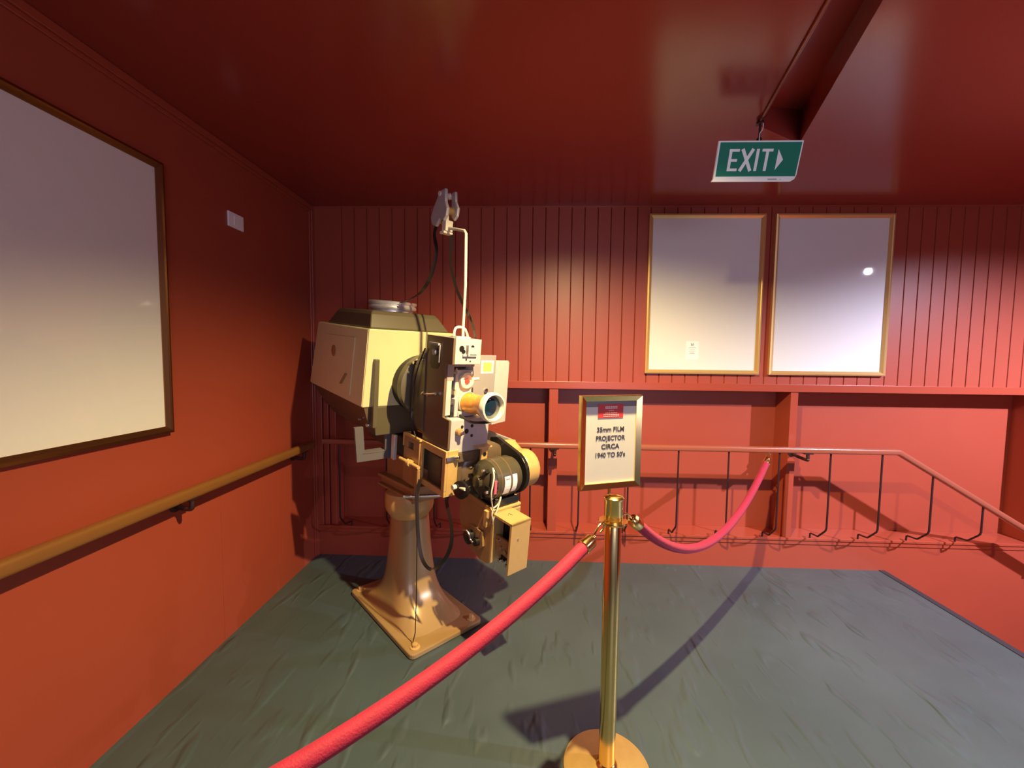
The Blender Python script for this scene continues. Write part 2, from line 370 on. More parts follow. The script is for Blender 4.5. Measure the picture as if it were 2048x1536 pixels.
for k in (.08, .9, 1.7): 
    c = -d*k
    MB().tube([c+Vector((-.016, .004, -.001)), c+Vector((-.006, .0015, -.0125)), c+Vector((.006, -.0015, -.0125)), c+Vector((.016, -.004, -.001))], .0022, 6).build('clip', 'bracket', t)

# ================================================================ DOWNLIGHTS
for (lx, ly, lz), em_, lab in ((LAMP, 'emitwarm', 'warm round ceiling downlight above the rope stand'), (LAMP2, 'emitcool', 'cool round ceiling downlight above the stairs')):
    t = thing('downlight', lab, 'ceiling light', (lx, ly, H))
    MB().lathe([(.060, 0), (.060, -.006), (.052, -.010), (.044, -.010), (.044, -.001)], (0, 0, -.0005), (0, 0, 1), 40, cap=False).build('trim_ring', 'white', t, smooth=True)
    MB().lathe([(.043, -.004), (.034, -.010), (.018, -.0135), (.001, -.0145)], (0, 0, 0), (0, 0, 1), 32).build('lamp_lens', em_, t, smooth=True)

# ================================================================ ROPE STAND
PX, PY = .325, 1.497
t = thing('rope_stand', 'polished brass rope barrier post on a flat round base', 'barrier post', (PX, PY, 0))
MB().lathe([(.164, .0), (.166, .004), (.164, .010), (.140, .014), (.060, .020), (.034, .028)], n=72).build('base', 'brass2', t, smooth=True)
MB().lathe([(.031, .018), (.031, .968), (.0295, .972)], n=40).build('pole', 'brass', t, smooth=True)
MB().lathe([(.038, 0), (.042, .004), (.038, .012), (.031, .018)], (0, 0, .022), n=40).build('foot_collar', 'brass', t, smooth=True)
MB().lathe([(.031, .985), (.034, .992), (.034, 1.062), (.037, 1.066), (.038, 1.072), (.030, 1.079), (.008, 1.083)], n=40).build('head', 'brass', t, smooth=True)
MB().lathe([(.031, .968), (.052, .978), (.054, .982), (.052, .986), (.031, .987)], n=40).build('ring_plate', 'brass', t, smooth=True)
def sgnpt(x, z): return x, z
# sign holder
t = thing('sign_holder', 'brass framed information sign with a cream sheet on top of the barrier post', 'sign', (PX-.018, PY, 1.0835), math.radians(19))
# local: x width, faces -y; left edge nearer
w2, z0, z1, fw = .124, .022, .366, .021
MB().cyl((.0, 0, 0), (.0, 0, .034), .006).box(-.045, .045, -.008, .006, .026, .031).build('stem', 'brass', t, smooth=False)
for ax in 'btlr':
    A, B = [], []
    for u_, y in ((0, .012), (0, -.008), (.12, -.013), (1, -.004), (1, .012)):
        k = u_*fw
        if ax == 'b': A.append((-w2+k, y, z0+k)); B.append((w2-k, y, z0+k))
        if ax == 't': A.append((-w2+k, y, z1-k)); B.append((w2-k, y, z1-k))
        if ax == 'l': A.append((-w2+k, y, z0+k)); B.append((-w2+k, y, z1-k))
        if ax == 'r': A.append((w2-k, y, z0+k)); B.append((w2-k, y, z1-k))
    MB().loft([A, B]).build('frame_rail', 'brass', t)
MB().box(-w2+.004, w2-.004, .010, .013, z0+.004, z1-.004).build('back_plate', 'brass2', t)
MB().box(-w2+.018, w2-.018, .004, .0065, z0+.018, z1-.020).build('backing', 'greyd', t)
sheet = MB().box(-w2+.019, w2-.019, .0020, .0038, z0+.019, z1-.042).build('sheet', 'paperw', t)
MB().box(-w2+.019, w2-.019, -.0010, .0, z0+.019, z1-.019).build('glass_pane', 'glass', t)
MB().box(-.053, .050, .0008, .0018, .283, .333).build('red_panel', 'redprint', sheet)
rp = MB()
for zz, a in ((.322, .030), (.317, .028), (.309, .014), (.300, .026), (.294, .038), (.288, .034)):
    for k in range(-int(a*130), int(a*130)+1): rp.box(k*.0073-.0026, k*.0073+.0026, .0002, .0007, zz, zz+(.0032 if zz > .315 else .0018))
rp.build('red_panel_print', 'paper', sheet)
def line(txt, z, size, xs=1.1):
    mtx = Matrix.Translation((0, .0012, z)) @ Matrix.Rotation(PI/2, 4, 'X')
    text_mesh('printed_line', txt, size, 'ink', mtx, sheet, bold=.0006, xs=xs)
line('35mm FILM', .240, .024, .98); line('PROJECTOR', .208, .024, .92); line('CIRCA', .177, .024, 1.05); line("1940 TO 50's", .146, .024, .95)

# ================================================================ ROPES
def rope(name, label, pts, e0, e1, r=.0215, group=None):
    """pts centre line world; e0/e1 anchor points of the hooks"""
    t = thing(name, label, 'rope', tuple(pts[0])); o = Vector(pts[0]); path = [p-o for p in spline(pts, 10)]
    MB().tube(path, r, 20).build('rope', 'rope', t, smooth=True)
    for p, q_, e in ((path[0], path[1], Vector(e0)-o), (path[-1], path[-2], Vector(e1)-o)):
        d_ = (p-q_).normalized()
        MB().lathe([(r+.0015, -.050), (r+.0035, -.048), (r+.0035, -.006), (r+.001, .0), (.013, .004), (.008, .010), (.008, .020)], p, d_, 24).build('end_cap', 'brass', t, smooth=True)
        # snap hook
        a = p+d_*.016; v = (e-a); L = v.length; vn = v.normalized(); sd = vn.cross(Vector((0, 0, 1))).normalized().cross(vn)
        hk = [a, a+vn*L*.3+sd*.010, a+vn*L*.75+sd*.013, e+vn*.006, a+vn*L*.8-sd*.012, a+vn*L*.5-sd*.012]
        MB().tube(spline(hk, 6), .0036, 8).build('snap_hook', 'brass', t, smooth=True)
    return t
def sag(a, b, s_, n=9, bias=0):
    a = Vector(a); b = Vector(b); out = []
    for i in range(n+1):
        k = i/n; p = a.lerp(b, k); p.z -= s_*4*k*(1-k)*(1+bias*(k-.5)); out.append(p)
    return out
ROPE1 = sag((.232, 1.415, .945), (-1.02, .13, .93), .15, 9)
rope('barrier_rope', 'crimson velvet barrier rope sweeping down to the lower left from the brass post', ROPE1, (.284, 1.463, .986), (-1.07, .08, .985))
ROPE2 = sag((.420, 1.580, .955), (1.705, 2.925, .885), .315, 12, -.2)
rope('barrier_rope', 'crimson velvet barrier rope running from the brass post to the back handrail', ROPE2, (.367, 1.532, .986), (1.715, 2.935, .925))
# second stand outside the frame, carrying the far end of the first rope
sec_ = thing('rope_stand', 'brass rope barrier post at the left end of the rope, outside the picture', 'barrier post', (-1.11, .04, 0))
for ch in list(bpy.data.objects):
    if ch.parent is not None and ch.parent.name == 'rope_stand':
        c = ch.copy(); COL.objects.link(c); c.parent = sec_

# ================================================================ PROJECTOR
ANG = math.radians(-45.444)
PJ = thing('film_projector', 'vintage cream and gold 35mm cinema projector on a flared gold pedestal', 'film projector', (-.702, 2.466, 0), ANG)
c6, s6 = math.cos(math.radians(6)), math.sin(math.radians(6))
TT = Matrix(((c6, 0, s6, -1.2*s6), (0, 1, 0, 0), (-s6, 0, c6, 1.2-1.2*c6), (0, 0, 0, 1)))
# --- pedestal
bp = MB(); poly = []
for cx, cy, a0 in ((.41, .235, 0), (-.41, .235, 90), (-.41, -.235, 180), (.41, -.235, 270)):
    for k in range(5):
        a = math.radians(a0+k*22.5); poly.append((cx-math.copysign(.03, cx)+.03*math.cos(a), cy-math.copysign(.03, cy)+.03*math.sin(a)))
bp.prism(poly, 'z', .001, .030).build('base_plate', 'column', PJ, bevel=.006)
def superr(cx, hx, hy, n_, z, k=56):
    out = []
    for i in range(k):
        a = 2*PI*i/k; c, s_ = math.cos(a), math.sin(a)
        out.append((cx+hx*math.copysign(abs(c)**(2/n_), c), hy*math.copysign(abs(s_)**(2/n_), s_), z))
    return out
prof = [(.029, .350, .200, 5), (.040, .325, .192, 4.5), (.062, .285, .180, 4), (.095, .238, .165, 3.6), (.135, .200, .153, 3.2), (.18, .173, .144, 2.9), (.235, .154, .138, 2.6), (.31, .141, .133, 2.4), (.42, .130, .126, 2.2), (.53, .121, .120, 2.1), (.60, .117, .117, 2)]
MB().loft([superr(-.035, hx, hy, n_, z) for z, hx, hy, n_ in prof]).build('column', 'column', PJ, smooth=True)
MB().lathe([(.112, .590), (.118, .603), (.142, .640), (.149, .665), (.149, .735), (.142, .752), (.120, .760)], (-.035, 0, 0), n=48).build('column_head', 'tan', PJ, smooth=True)
for sx, sy in ((.36, -.185), (-.36, -.185), (.36, .185), (-.36, .185)):
    MB().lathe([(.027, .030), (.027, .034), (.021, .036)], (sx, sy, 0), n=24).lathe([(.017, .036), (.017, .050), (.013, .053)], (sx, sy, 0), n=6).build('anchor_bolt', 'tan', PJ)
# --- yoke channel under the lamphouse
yk = MB(); yk.box(-.25, .20, -.11, .11, .815, .835).box(-.25, .20, -.085, .085, .770, .815).box(-.25, .20, -.11, .11, .757, .772).box(.188, .206, -.112, .09, .750, .840)
yk.build('yoke', 'tand', PJ, bevel=.003)
MB().box(-.20, .10, -.07, .07, .835, .98).build('pedestal_neck', 'tand', PJ, bevel=.004)
MB().cyl((.19, -.16, .80), (.31, .02, .80), .009).build('pivot_rod', 'steel', PJ, smooth=True)
MB(TT).box(-.45, .46, -.075, .085, .99, 1.10).build('support_rail', 'olive', PJ, bevel=.006)
# --- lamphouse
sF, tL, tR = .025, -.302, .265
def lh(sb, sf, tl, tr, z, ch=.13): return [(sf, tl, z), (sf, tr, z), (sb+ch*.75, tr, z), (sb, tr-ch-.02, z), (sb, tl, z)]
lamp = MB(TT).loft([lh(-.93, -.005, -.312, .255, 1.292), lh(-.80, .030, -.300, .262, 1.735)]).build('lamphouse', 'cream', PJ, bevel=.006)
door = MB(TT)
def pln(s_, z, off=.002): # point on the left side of the lamphouse
    k = (z-1.292)/.443; return (s_, -.312+.012*k-off, z)
def lpanel(name, poly, m_, th, off=0.0):
    b_ = MB(TT); A = [pln(s_, z, off) for s_, z in poly]; B = [pln(s_, z, off+th) for s_, z in poly]
    b_.loft([A, B]); return b_.build(name, m_, PJ, bevel=.001)
side = lpanel('side_cover', [(-.800, 1.728), (.020, 1.730), (-.008, 1.300), (-.925, 1.300)], 'cream', .003)
dr = lpanel('access_door', [(-.655, 1.662), (-.140, 1.675), (-.175, 1.335), (-.690, 1.350)], 'cream', .006, .003)
ci = MB(TT).lathe([(.036, .0), (.036, .003), (.030, .005)], pln(-.463, 1.569, .009), (0, -1, 0), 28).build('round_emblem', 'tand', dr, smooth=True)
sl = MB(TT).tube([pln(-.30, 1.385, .011), pln(-.225, 1.455, .011)], .010, 4, flat=(.013, .003), up=(0, -1, 0)).build('latch_plate', 'tand', dr)
for o in (ci, sl): o.parent = dr
def capr(sb, sf, tl, tr, z, ch): return lh(sb, sf, tl, tr, z, ch)
MB(TT).loft([capr(-.665, .012, -.286, .225, 1.735, .10), capr(-.655, .012, -.286, .215, 1.745, .10), capr(-.555, -.02, -.27, .165, 1.815, .09), capr(-.535, -.04, -.255, .145, 1.838, .09)]).build('top_cap', 'olive', PJ, bevel=.008, seg=3)
ch_ = (-.33, .005)
MB(TT).lathe([(.128, 1.836), (.128, 1.852), (.146, 1.856), (.150, 1.866), (.146, 1.876), (.138, 1.880), (.150, 1.888), (.152, 1.898), (.146, 1.904), (.136, 1.904), (.133, 1.85)], (ch_[0], ch_[1], 0), n=48, cap=False).build('chimney_collar', 'alu', PJ, smooth=True)
MB(TT).lathe([(.133, 1.86), (.132, 1.861)], (ch_[0], ch_[1], 0), n=32).build('chimney_opening', 'black', PJ)
MB(TT).loft([lh(-.72, -.01, -.225, .16, 1.118, .08), lh(-.90, -.008, -.235, .20, 1.20, .10), lh(-.915, -.006, -.245, .25, 1.293, .13)]).build('bottom_pan', 'olive', PJ, bevel=.006)
lip = MB(TT).loft([lh(-.75, -.02, -.262, .20, 1.170, .1), lh(-.91, -.012, -.300, .25, 1.291, .13)]).build('bottom_skirt', 'headbrown', PJ, bevel=.003)
MB(TT).box(sF-.012, sF+.016, -.266, -.238, 1.18, 1.57).build('front_strut', 'olive', PJ, bevel=.004)
MB(TT).lathe([(.014, 0), (.014, .022), (.010, .026)], (-.03, -.25, 1.185), (.3, -1, 0), 16).build('clamp_knob', 'steel', PJ, smooth=True)
MB(TT).lathe([(.007, 0), (.007, .012)], (-.10, -.28, 1.205), (0, -1, 0), 12).build('screw', 'steel', PJ, smooth=True)
fr = MB(TT); 
fr.prism([(-.335, 1.17), (-.315, .962), (-.10, .958), (-.115, 1.17), (-.150, 1.17), (-.145, 1.006), (-.270, 1.012), (-.285, 1.17)], 'x', -.065, -.045)
fr.box(-.105, -.045, -.285, -.135, 1.003, 1.012).build('support_bracket', 'greyshade', PJ, bevel=.001)
MB(TT).box(-.005, .03, -.128, -.108, .970, 1.12).build('support_strap', 'alu', PJ, bevel=.001)
# --- shutter housing between lamphouse and head
SH = (-.1, -.1, 1.43)
def shprof(t0, k): 
    base = [(.30, 1.665), (.26, 1.655), (.215, 1.635), (.185, 1.585), (.150, 1.50), (.140, 1.43), (.148, 1.34), (.170, 1.27), (.20, 1.215), (.235, 1.19), (.31, 1.185)]
    cx, cz = .31, 1.425
    return [(cx+(s_-cx)*k, t0, cz+(z-cz)*k) for s_, z in base]
MB(TT).loft([shprof(.13, 1.0), shprof(-.075, 1.0), shprof(-.095, .96), shprof(-.108, .86)]).build('shutter_housing', 'olive', PJ, smooth=True)
MB(TT).lathe([(.175, 0), (.185, .004), (.185, .05), (.16, .062)], (.085, .03, 1.425), (1, 0, 0), 48).build('shutter_drum', 'olive', PJ, smooth=True)
MB(TT).lathe([(.175, 0), (.150, .11)], (.0, .03, 1.425), (1, 0, 0), 40).build('light_cone', 'black', PJ, smooth=True)
for (a, b_) in ((.275, 1.60), (.200, 1.295), (.185, 1.57)): MB(TT).lathe([(.009, 0), (.009, .006)], (a, -.108, b_), (0, -1, 0), 12).build('screw', 'steel', PJ)
# --- head
hd = MB(TT)
hp = [(.300, 1.165), (.548, 1.175), (.548, 1.325), (.485, 1.330), (.485, 1.598), (.545, 1.603), (.545, 1.733), (.297, 1.733)]
hd.prism(hp, 'y', -.102, -.088).build('head_side_plate', 'headbrown', PJ, bevel=.002)
MB(TT).box(.30, .543, -.088, .070, 1.604, 1.731).build('upper_head', 'grey', PJ, bevel=.003)
MB(TT).box(.30, .546, -.088, .155, 1.150, 1.322).build('lower_head', 'grey', PJ, bevel=.003)
MB(TT).box(.30, .400, -.088, .115, 1.322, 1.604).build('gate_housing', 'headbrown', PJ, bevel=.002)
MB(TT).box(.400, .4865, -.088, -.058, 1.335, 1.515).build('inner_cheek', 'grey', PJ, bevel=.002)
MB(TT).box(.400, .4865, -.088, .115, 1.586, 1.604).box(.40, .4865, -.088, -.05, 1.515, 1.588).build('gate_top', 'greyd', PJ)
# inside the gate
MB(TT).box(.402, .462, -.020, .088, 1.40, 1.566).build('film_gate', 'grey', PJ, bevel=.004)
MB(TT).lathe([(.040, 0), (.044, .004), (.042, .018), (.028, .020), (.024, .008)], (.462, .044, 1.512), (1, 0, 0), 32).build('focus_ring', 'wire', PJ, smooth=True)
MB(TT).lathe([(.014, 0), (.012, .012)], (.470, .046, 1.506), (1, 0, 0), 16).build('red_indicator', 'redprint', PJ, smooth=True)
MB(TT).cyl((.468, .075, 1.515), (.478, .118, 1.520), .008).build('focus_handle', 'wire', PJ, smooth=True)
MB(TT).box(.402, .450, -.052, -.030, 1.36, 1.575).build('film_guide', 'black', PJ, bevel=.002)
for z in (1.56, 1.45, 1.39): MB(TT).cyl((.43, -.050, z), (.47, -.022, z), .016).build('sprocket_roller', 'steel', PJ, smooth=True)
MB(TT).box(.402, .485, -.056, .10, 1.324, 1.348).build('gate_shelf', 'black', PJ, bevel=.002)
# upper head fittings
MB(TT).box(.543, .556, -.022, .036, 1.655, 1.690).box(.543, .566, -.026, -.016, 1.650, 1.702).box(.543, .552, -.045, .040, 1.644, 1.655).build('film_trap', 'grey', PJ, bevel=.0015)
for t_, z, r_ in ((-.052, 1.683, .014), (-.040, 1.668, .010), (.014, 1.692, .009), (.004, 1.621, .003)): MB(TT).lathe([(r_, 0), (r_, .004)], (.5425, t_, z), (1, 0, 0), 16).build('port', 'black', PJ)
MB(TT).lathe([(.008, 0), (.008, .02)], (.48, .070, 1.655), (0, 1, 0), 12).build('side_stud', 'steel', PJ, smooth=True)
MB(TT).lathe([(.020, 0), (.018, .022), (.012, .026)], (.546, -.042, 1.262), (1, 0, 0), 24).build('lower_knob', 'tand', PJ, smooth=True)
MB(TT).lathe([(.010, 0), (.010, .012)], (.570, -.036, 1.262), (1, 0, 0), 16).build('knob_cap', 'steel', PJ, smooth=True)
for t_, z, r_ in ((.042, 1.284, .009), (.044, 1.232, .008), (.009, 1.259, .013), (-.02, 1.285, .008)): MB(TT).lathe([(r_, 0), (r_, .0025)], (.5455, t_, z), (1, 0, 0), 16).build('port', 'black', PJ)
# left side window slot with its roller, latch handle
MB(TT).prism([(.338, 1.688), (.433, 1.694), (.432, 1.585), (.415, 1.566), (.360, 1.564), (.340, 1.585)], 'y', -.1035, -.1015).build('side_window', 'black', PJ)
MB(TT).box(.340, .430, -.116, -.103, 1.686, 1.698).box(.428, .436, -.110, -.103, 1.60, 1.69).lathe([(.018, 0), (.018, .010), (.010, .013)], (.388, -.103, 1.650), (0, -1, 0), 24).build('window_roller', 'greyd', PJ, bevel=.001)
MB(TT).tube(spline([(.300, -.118, 1.415), (.325, -.124, 1.428), (.352, -.120, 1.424), (.385, -.118, 1.43), (.430, -.116, 1.440)], 6), .007, 10).lathe([(.012, 0), (.010, .018)], (.352, -.100, 1.424), (0, -1, 0), 16).build('latch_handle', 'steel', PJ, smooth=True)
# --- open film door to the right of the head
MB(TT).box(.408, .422, .070, .278, 1.240, 1.640).build('door_panel', 'greyd', PJ, bevel=.002)
MB(TT).prism([(.278, 1.235), (.384, 1.245), (.380, 1.600), (.370, 1.611), (.278, 1.612)], 'x', .412, .424).build('door_leaf', 'grey', PJ, bevel=.003)
lab = MB(TT).box(.422, .4232, .172, .262, 1.538, 1.611).build('paper_label', 'paperw', PJ)
MB(TT).box(.4232, .424, .186, .248, 1.549, 1.600).build('yellow_print', 'yellow', lab)
MB(TT).lathe([(.012, 0), (.012, .01), (.005, .012)], (.422, .215, 1.442), (1, 0, 0), 16).build('door_catch', 'steel', PJ, smooth=True)
# --- lens
LA = (.42, .052, 1.388); LD = Vector((.30, .006, .022)).normalized()
ln = MB(TT).lathe([(.050, 0), (.056, .004), (.056, .060), (.053, .065), (.053, .090), (.052, .095), (.052, .135), (.049, .150), (.049, .172), (.055, .190), (.064, .220), (.070, .245)], LA, LD, 48).build('lens_barrel', 'orange', PJ, smooth=True)
MB(TT).lathe([(.0705, .243), (.0745, .247), (.0750, .268), (.0720, .276), (.0640, .279), (.0610, .270), (.0590, .250)], LA, LD, 56, cap=False).build('lens_rim', 'wire', ln, smooth=True)
MB(TT).lathe([(.0600, .2500), (.045, .2560), (.028, .2600), (.010, .2620), (.0005, .2622)], LA, LD, 40).build('lens_glass', 'lens', ln, smooth=True)
MB(TT).lathe([(.0560, .050), (.0585, .053), (.0585, .066), (.0560, .069)], LA, LD, 40, cap=False).lathe([(.057, 0), (.059, .003), (.059, .018), (.057, .021)], LA, LD, 40, cap=False).build('lens_clamp', 'wire', ln, smooth=True)
MB(TT).box(.415, .50, -.015, .105, 1.325, 1.352).box(.415, .49, -.035, -.012, 1.325, 1.42).build('lens_cradle', 'grey', PJ, bevel=.004)
MB(TT).tube(spline([LA_ for LA_ in ((.50, -.005, 1.335), (.58, .0, 1.318), (.66, .02, 1.33), (.69, .05, 1.338))], 6), .007, 8).build('focus_cable', 'black', PJ, smooth=True)
# --- mount tray and frame under the head
fr = MB(TT)
fr.box(.300, .552, -.112, -.098, 1.128, 1.168).box(.300, .552, -.112, -.098, .925, .955).box(.300, .326, -.112, -.098, .955, 1.128).box(.522, .552, -.112, -.098, .955, 1.128)
fr.box(.538, .552, -.098, -.035, .925, 1.168).box(.31, .55, -.098, .06, .925, .937)
fr.build('mount_frame', 'tan', PJ, bevel=.003)
MB(TT).box(.320, .530, -.070, .05, .94, 1.13).build('drive_case', 'headbrown', PJ, bevel=.004)
MB(TT).box(.535, .549, -.085, -.045, .965, 1.095).build('frame_rib', 'tand', PJ, bevel=.002)
MB(TT).box(.552, .560, -.110, -.030, 1.118, 1.138).cyl((.556, -.06, 1.128), (.575, -.045, 1.134), .009).build('clamp_bar', 'steel', PJ, bevel=.001)
hs = MB(TT); hs.box(.140, .310, -.122, -.108, .885, 1.090).box(.140, .184, -.122, -.108, 1.090, 1.158).box(.247, .310, -.122, -.108, 1.090, 1.166).box(.184, .247, -.122, -.108, 1.128, 1.161)
hs.build('hinge_plate', 'tand', PJ, bevel=.002)
MB(TT).box(.138, .318, -.126, -.108, 1.156, 1.170).box(.132, .142, -.126, -.08, 1.09, 1.168).build('hinge_flange', 'tan', PJ, bevel=.002)
MB(TT).cyl((.135, -.140, 1.016), (.345, -.140, 1.024), .010).lathe([(.018, 0), (.018, .03)], (.225, -.140, 1.019), (1, 0, .04), 20).box(.215, .262, -.142, -.12, 1.005, 1.035).build('hinge_knob', 'tan', PJ, smooth=True)
MB(TT).box(.315, .345, -.146, -.128, .86, 1.01).build('strap_guide', 'tand', PJ, bevel=.003)
ty = MB(TT); ty.box(.18, .465, .150, .445, 1.030, 1.042).box(.18, .195, .150, .445, 1.042, 1.130).box(.452, .465, .155, .445, 1.030, 1.134).box(.18, .465, .432, .445, 1.042, 1.132)
ty.build('side_tray', 'grey', PJ, bevel=.002)  # grey paints in the light on this end; the frame's paint is gold
# --- gear housing and motor
MB(TT).lathe([(.150, 0), (.162, .004), (.162, .05), (.150, .062), (.11, .068)], (.48, .165, 1.015), (1, 0, 0), 56).build('gear_housing', 'headbrown', PJ, smooth=True)
MB(TT).box(.46, .548, -.03, .16, 1.09, 1.155).build('gear_case_top', 'headbrown', PJ, bevel=.012, seg=4)
MO = (.655, .045, 1.022)
mo = MB(TT).lathe([(.098, .022), (.104, .026), (.104, .110), (.101, .112), (.101, .116), (.104, .118), (.104, .172), (.096, .196), (.070, .208)], MO, (0, 1, 0), 48).build('motor', 'motorolive', PJ, smooth=True)
MB(TT).lathe([(.1045, .048), (.1057, .049), (.1057, .056), (.1045, .057)], MO, (0, 1, 0), 48, cap=False).lathe([(.1045, .110), (.1065, .112), (.1065, .117), (.1045, .119)], MO, (0, 1, 0), 48, cap=False).build('motor_band', 'headbrown', mo, smooth=True)
MB(TT).lathe([(.022, -.040), (.030, -.038), (.034, -.022), (.060, -.016), (.084, .000), (.096, .014), (.100, .023)], MO, (0, 1, 0), 48).build('end_bell', 'blackolive', mo, smooth=True)
for k in range(5):
    a = math.radians(-70+k*62); ca, sa = math.cos(a), math.sin(a)
    MB(TT).prism([(MO[0]+.052*ca-.006*sa, MO[2]+.052*sa+.006*ca), (MO[0]+.086*ca-.010*sa, MO[2]+.086*sa+.010*ca), (MO[0]+.086*ca+.010*sa, MO[2]+.086*sa-.010*ca), (MO[0]+.052*ca+.006*sa, MO[2]+.052*sa-.006*ca)], 'y', MO[1]-.022, MO[1]+.004).build('vent_opening', 'black', mo)
def plate_on(t0, t1, a0, a1, nm, m_):
    b_ = MB(TT); 
    for k in range(6):
        A0 = math.radians(a0+(a1-a0)*k/6); A1 = math.radians(a0+(a1-a0)*(k+1)/6); r_ = .1062
        P = lambda a, t_, rr: (MO[0]+rr*math.cos(a), t_, MO[2]+rr*math.sin(a))
        b_.loft([[P(A0, t0, r_-.002), P(A0, t1, r_-.002), P(A0, t1, r_), P(A0, t0, r_)], [P(A1, t0, r_-.002), P(A1, t1, r_-.002), P(A1, t1, r_), P(A1, t0, r_)]])
    return b_.build(nm, m_, mo)
plate_on(.112, .152, -32, 22, 'name_plate', 'white'); plate_on(.166, .196, -28, 24, 'name_plate', 'white')
plate_on(.118, .146, 12, 16, 'plate_print', 'greyd')
pm = MB(TT)
for k in range(9): pm.lathe([(.0025, 0), (.0025, .0012)], (MO[0]+.1045*math.cos(math.radians(50-k*12)), .066, MO[2]+.1045*math.sin(math.radians(50-k*12))), (1, 0, 0), 6)
pm.build('vent_rivets', 'steel', mo)
for a in (60, 140, 220, -20): MB(TT).lathe([(.009, 0), (.008, .012)], (MO[0]+.082*math.cos(math.radians(a)), .022, MO[2]+.082*math.sin(math.radians(a))), (0, -1, 0), 12).build('motor_bolt', 'steel', mo, smooth=True)
MB(TT).lathe([(.040, 0), (.046, .006), (.046, .022), (.030, .026)], (.62, -.045, .985), (.3, -1, 0), 28).build('drive_pulley', 'black', PJ, smooth=True)
MB(TT).cyl((.605, -.065, .995), (.660, -.060, 1.000), .008).lathe([(.013, 0), (.013, .02)], (.60, -.075, .995), (0, -1, 0), 12).build('drive_crank', 'wire', PJ, smooth=True)
MB(TT).box(.60, .735, .075, .245, .893, .935).build('motor_foot', 'black', PJ, bevel=.006)
for a, b_ in ((.725, .095), (.725, .225), (.61, .095), (.61, .225)): MB(TT).lathe([(.011, 0), (.011, .006), (.007, .009)], (a, b_, .935), (0, 0, 1), 6).build('foot_bolt', 'steel', PJ)
MB(TT).box(.574, .590, .085, .125, 1.10, 1.172).box(.540, .596, .060, .150, 1.168, 1.176).build('gold_tab', 'tan', PJ, bevel=.002)
MB(TT).lathe([(.011, 0), (.011, .002)], (.590, .105, 1.135), (1, 0, 0), 16).build('tab_hole', 'black', PJ)
# belt guard with rounded end
g = []
for k in range(13):
    a = math.radians(-110+k*15); g.append((.645+.118*math.cos(a), 1.028+.118*math.sin(a)))
g += [(.50, 1.185), (.44, 1.17), (.44, 1.12), (.56, .94)]
MB(TT).prism(g, 'y', .262, .285).build('belt_guard_plate', 'black', PJ, bevel=.003)
g2 = []
for k in range(17):
    a = math.radians(-120+k*15); g2.append((.645+.104*math.cos(a), 1.035+.104*math.sin(a)))
g2 += [(.52, 1.165), (.47, 1.15), (.55, .96)]
MB(TT).prism(g2, 'y', .285, .390).build('belt_guard', 'tan', PJ, bevel=.022, seg=5, smooth=True)
# wires on the motor
MB(TT).tube(spline([(.735, .045, 1.115), (.765, .03, 1.075), (.772, .015, 1.00), (.762, .035, .935), (.757, .05, .915), (.760, .075, .93), (.765, .085, .965), (.770, .07, .925), (.765, .05, .86), (.758, .05, .83)], 8), .0038, 8).build('white_lead', 'wire', PJ, smooth=True)
MB(TT).tube(spline([(.757, .05, .915), (.758, .042, .88), (.757, .055, .84), (.750, .07, .80)], 8), .0038, 8).build('white_lead', 'wire', PJ, smooth=True)
MB(TT).box(.752, .760, .045, .060, .985, 1.055).build('pink_tag', 'pink', PJ, bevel=.002)
# --- lower plate, platform and soundhead box
lp = MB(TT).prism([(.480, .920), (.480, .740), (.600, .625), (.675, .600), (.740, .606), (.752, .64), (.752, .890), (.735, .905)], 'y', .050, .064).build('lower_side_plate', 'tand', PJ, bevel=.002)
MB(TT).box(.56, .742, .050, .262, .868, .890).box(.722, .742, .064, .262, .795, .870).build('motor_platform', 'tan', PJ, bevel=.010, seg=3)
MB(TT).box(.700, .726, .036, .052, .80, .885).build('gold_strip', 'tan', PJ, bevel=.002)
ub = MB(TT); ub.box(.752, .898, .050, .178, .872, .886).box(.884, .898, .050, .178, .622, .886).box(.752, .766, .050, .178, .622, .886)
ub.build('exciter_box', 'tan', PJ, bevel=.002)
MB(TT).box(.766, .884, .120, .170, .625, .872).build('box_interior', 'black', PJ)
MB(TT).box(.757, .884, .072, .086, .690, .772).build('box_cross_plate', 'tand', PJ, bevel=.002)
for a, z in ((.79, .752), (.815, .724), (.848, .716)): MB(TT).lathe([(.011, 0), (.009, .010)], (a, .072, z), (0, -1, 0), 14).build('screw_head', 'steel', PJ, smooth=True)
for a, z in ((.79, .640), (.82, .652), (.845, .638), (.865, .66)): MB(TT).lathe([(.010, 0), (.008, .02)], (a, .100, z), (0, -1, 0), 12).build('box_roller', 'steel', PJ, smooth=True)
MB(TT).lathe([(.004, 0), (.004, .003)], (.898, .098, .80), (1, 0, 0), 12).build('box_screw', 'steel', PJ)
MB(TT).tube([(.815, .10, .8865), (.800, .115, .8865), (.825, .12, .8865)], .0015, 6).build('engraved_mark', 'ink', PJ)
lpk = MB(TT).prism([(.600, .765), (.700, .765), (.712, .690), (.672, .655), (.598, .690)], 'y', .036, .050).build('knob_plate', 'tand', lp, bevel=.003)
MB(TT).lathe([(.034, 0), (.040, .006), (.038, .024), (.022, .028)], (.612, .036, .705), (0, -1, 0), 28).lathe([(.022, 0), (.020, .02)], (.668, .036, .700), (0, -1, 0), 20).build('turning_knob', 'black', lpk, smooth=True)
MB(TT).tube(spline([(.585, .004, .735), (.612, .0, .748), (.640, .002, .735), (.650, .004, .712), (.672, .004, .705)], 6), .005, 8).build('knob_arm', 'steel', lpk, smooth=True)
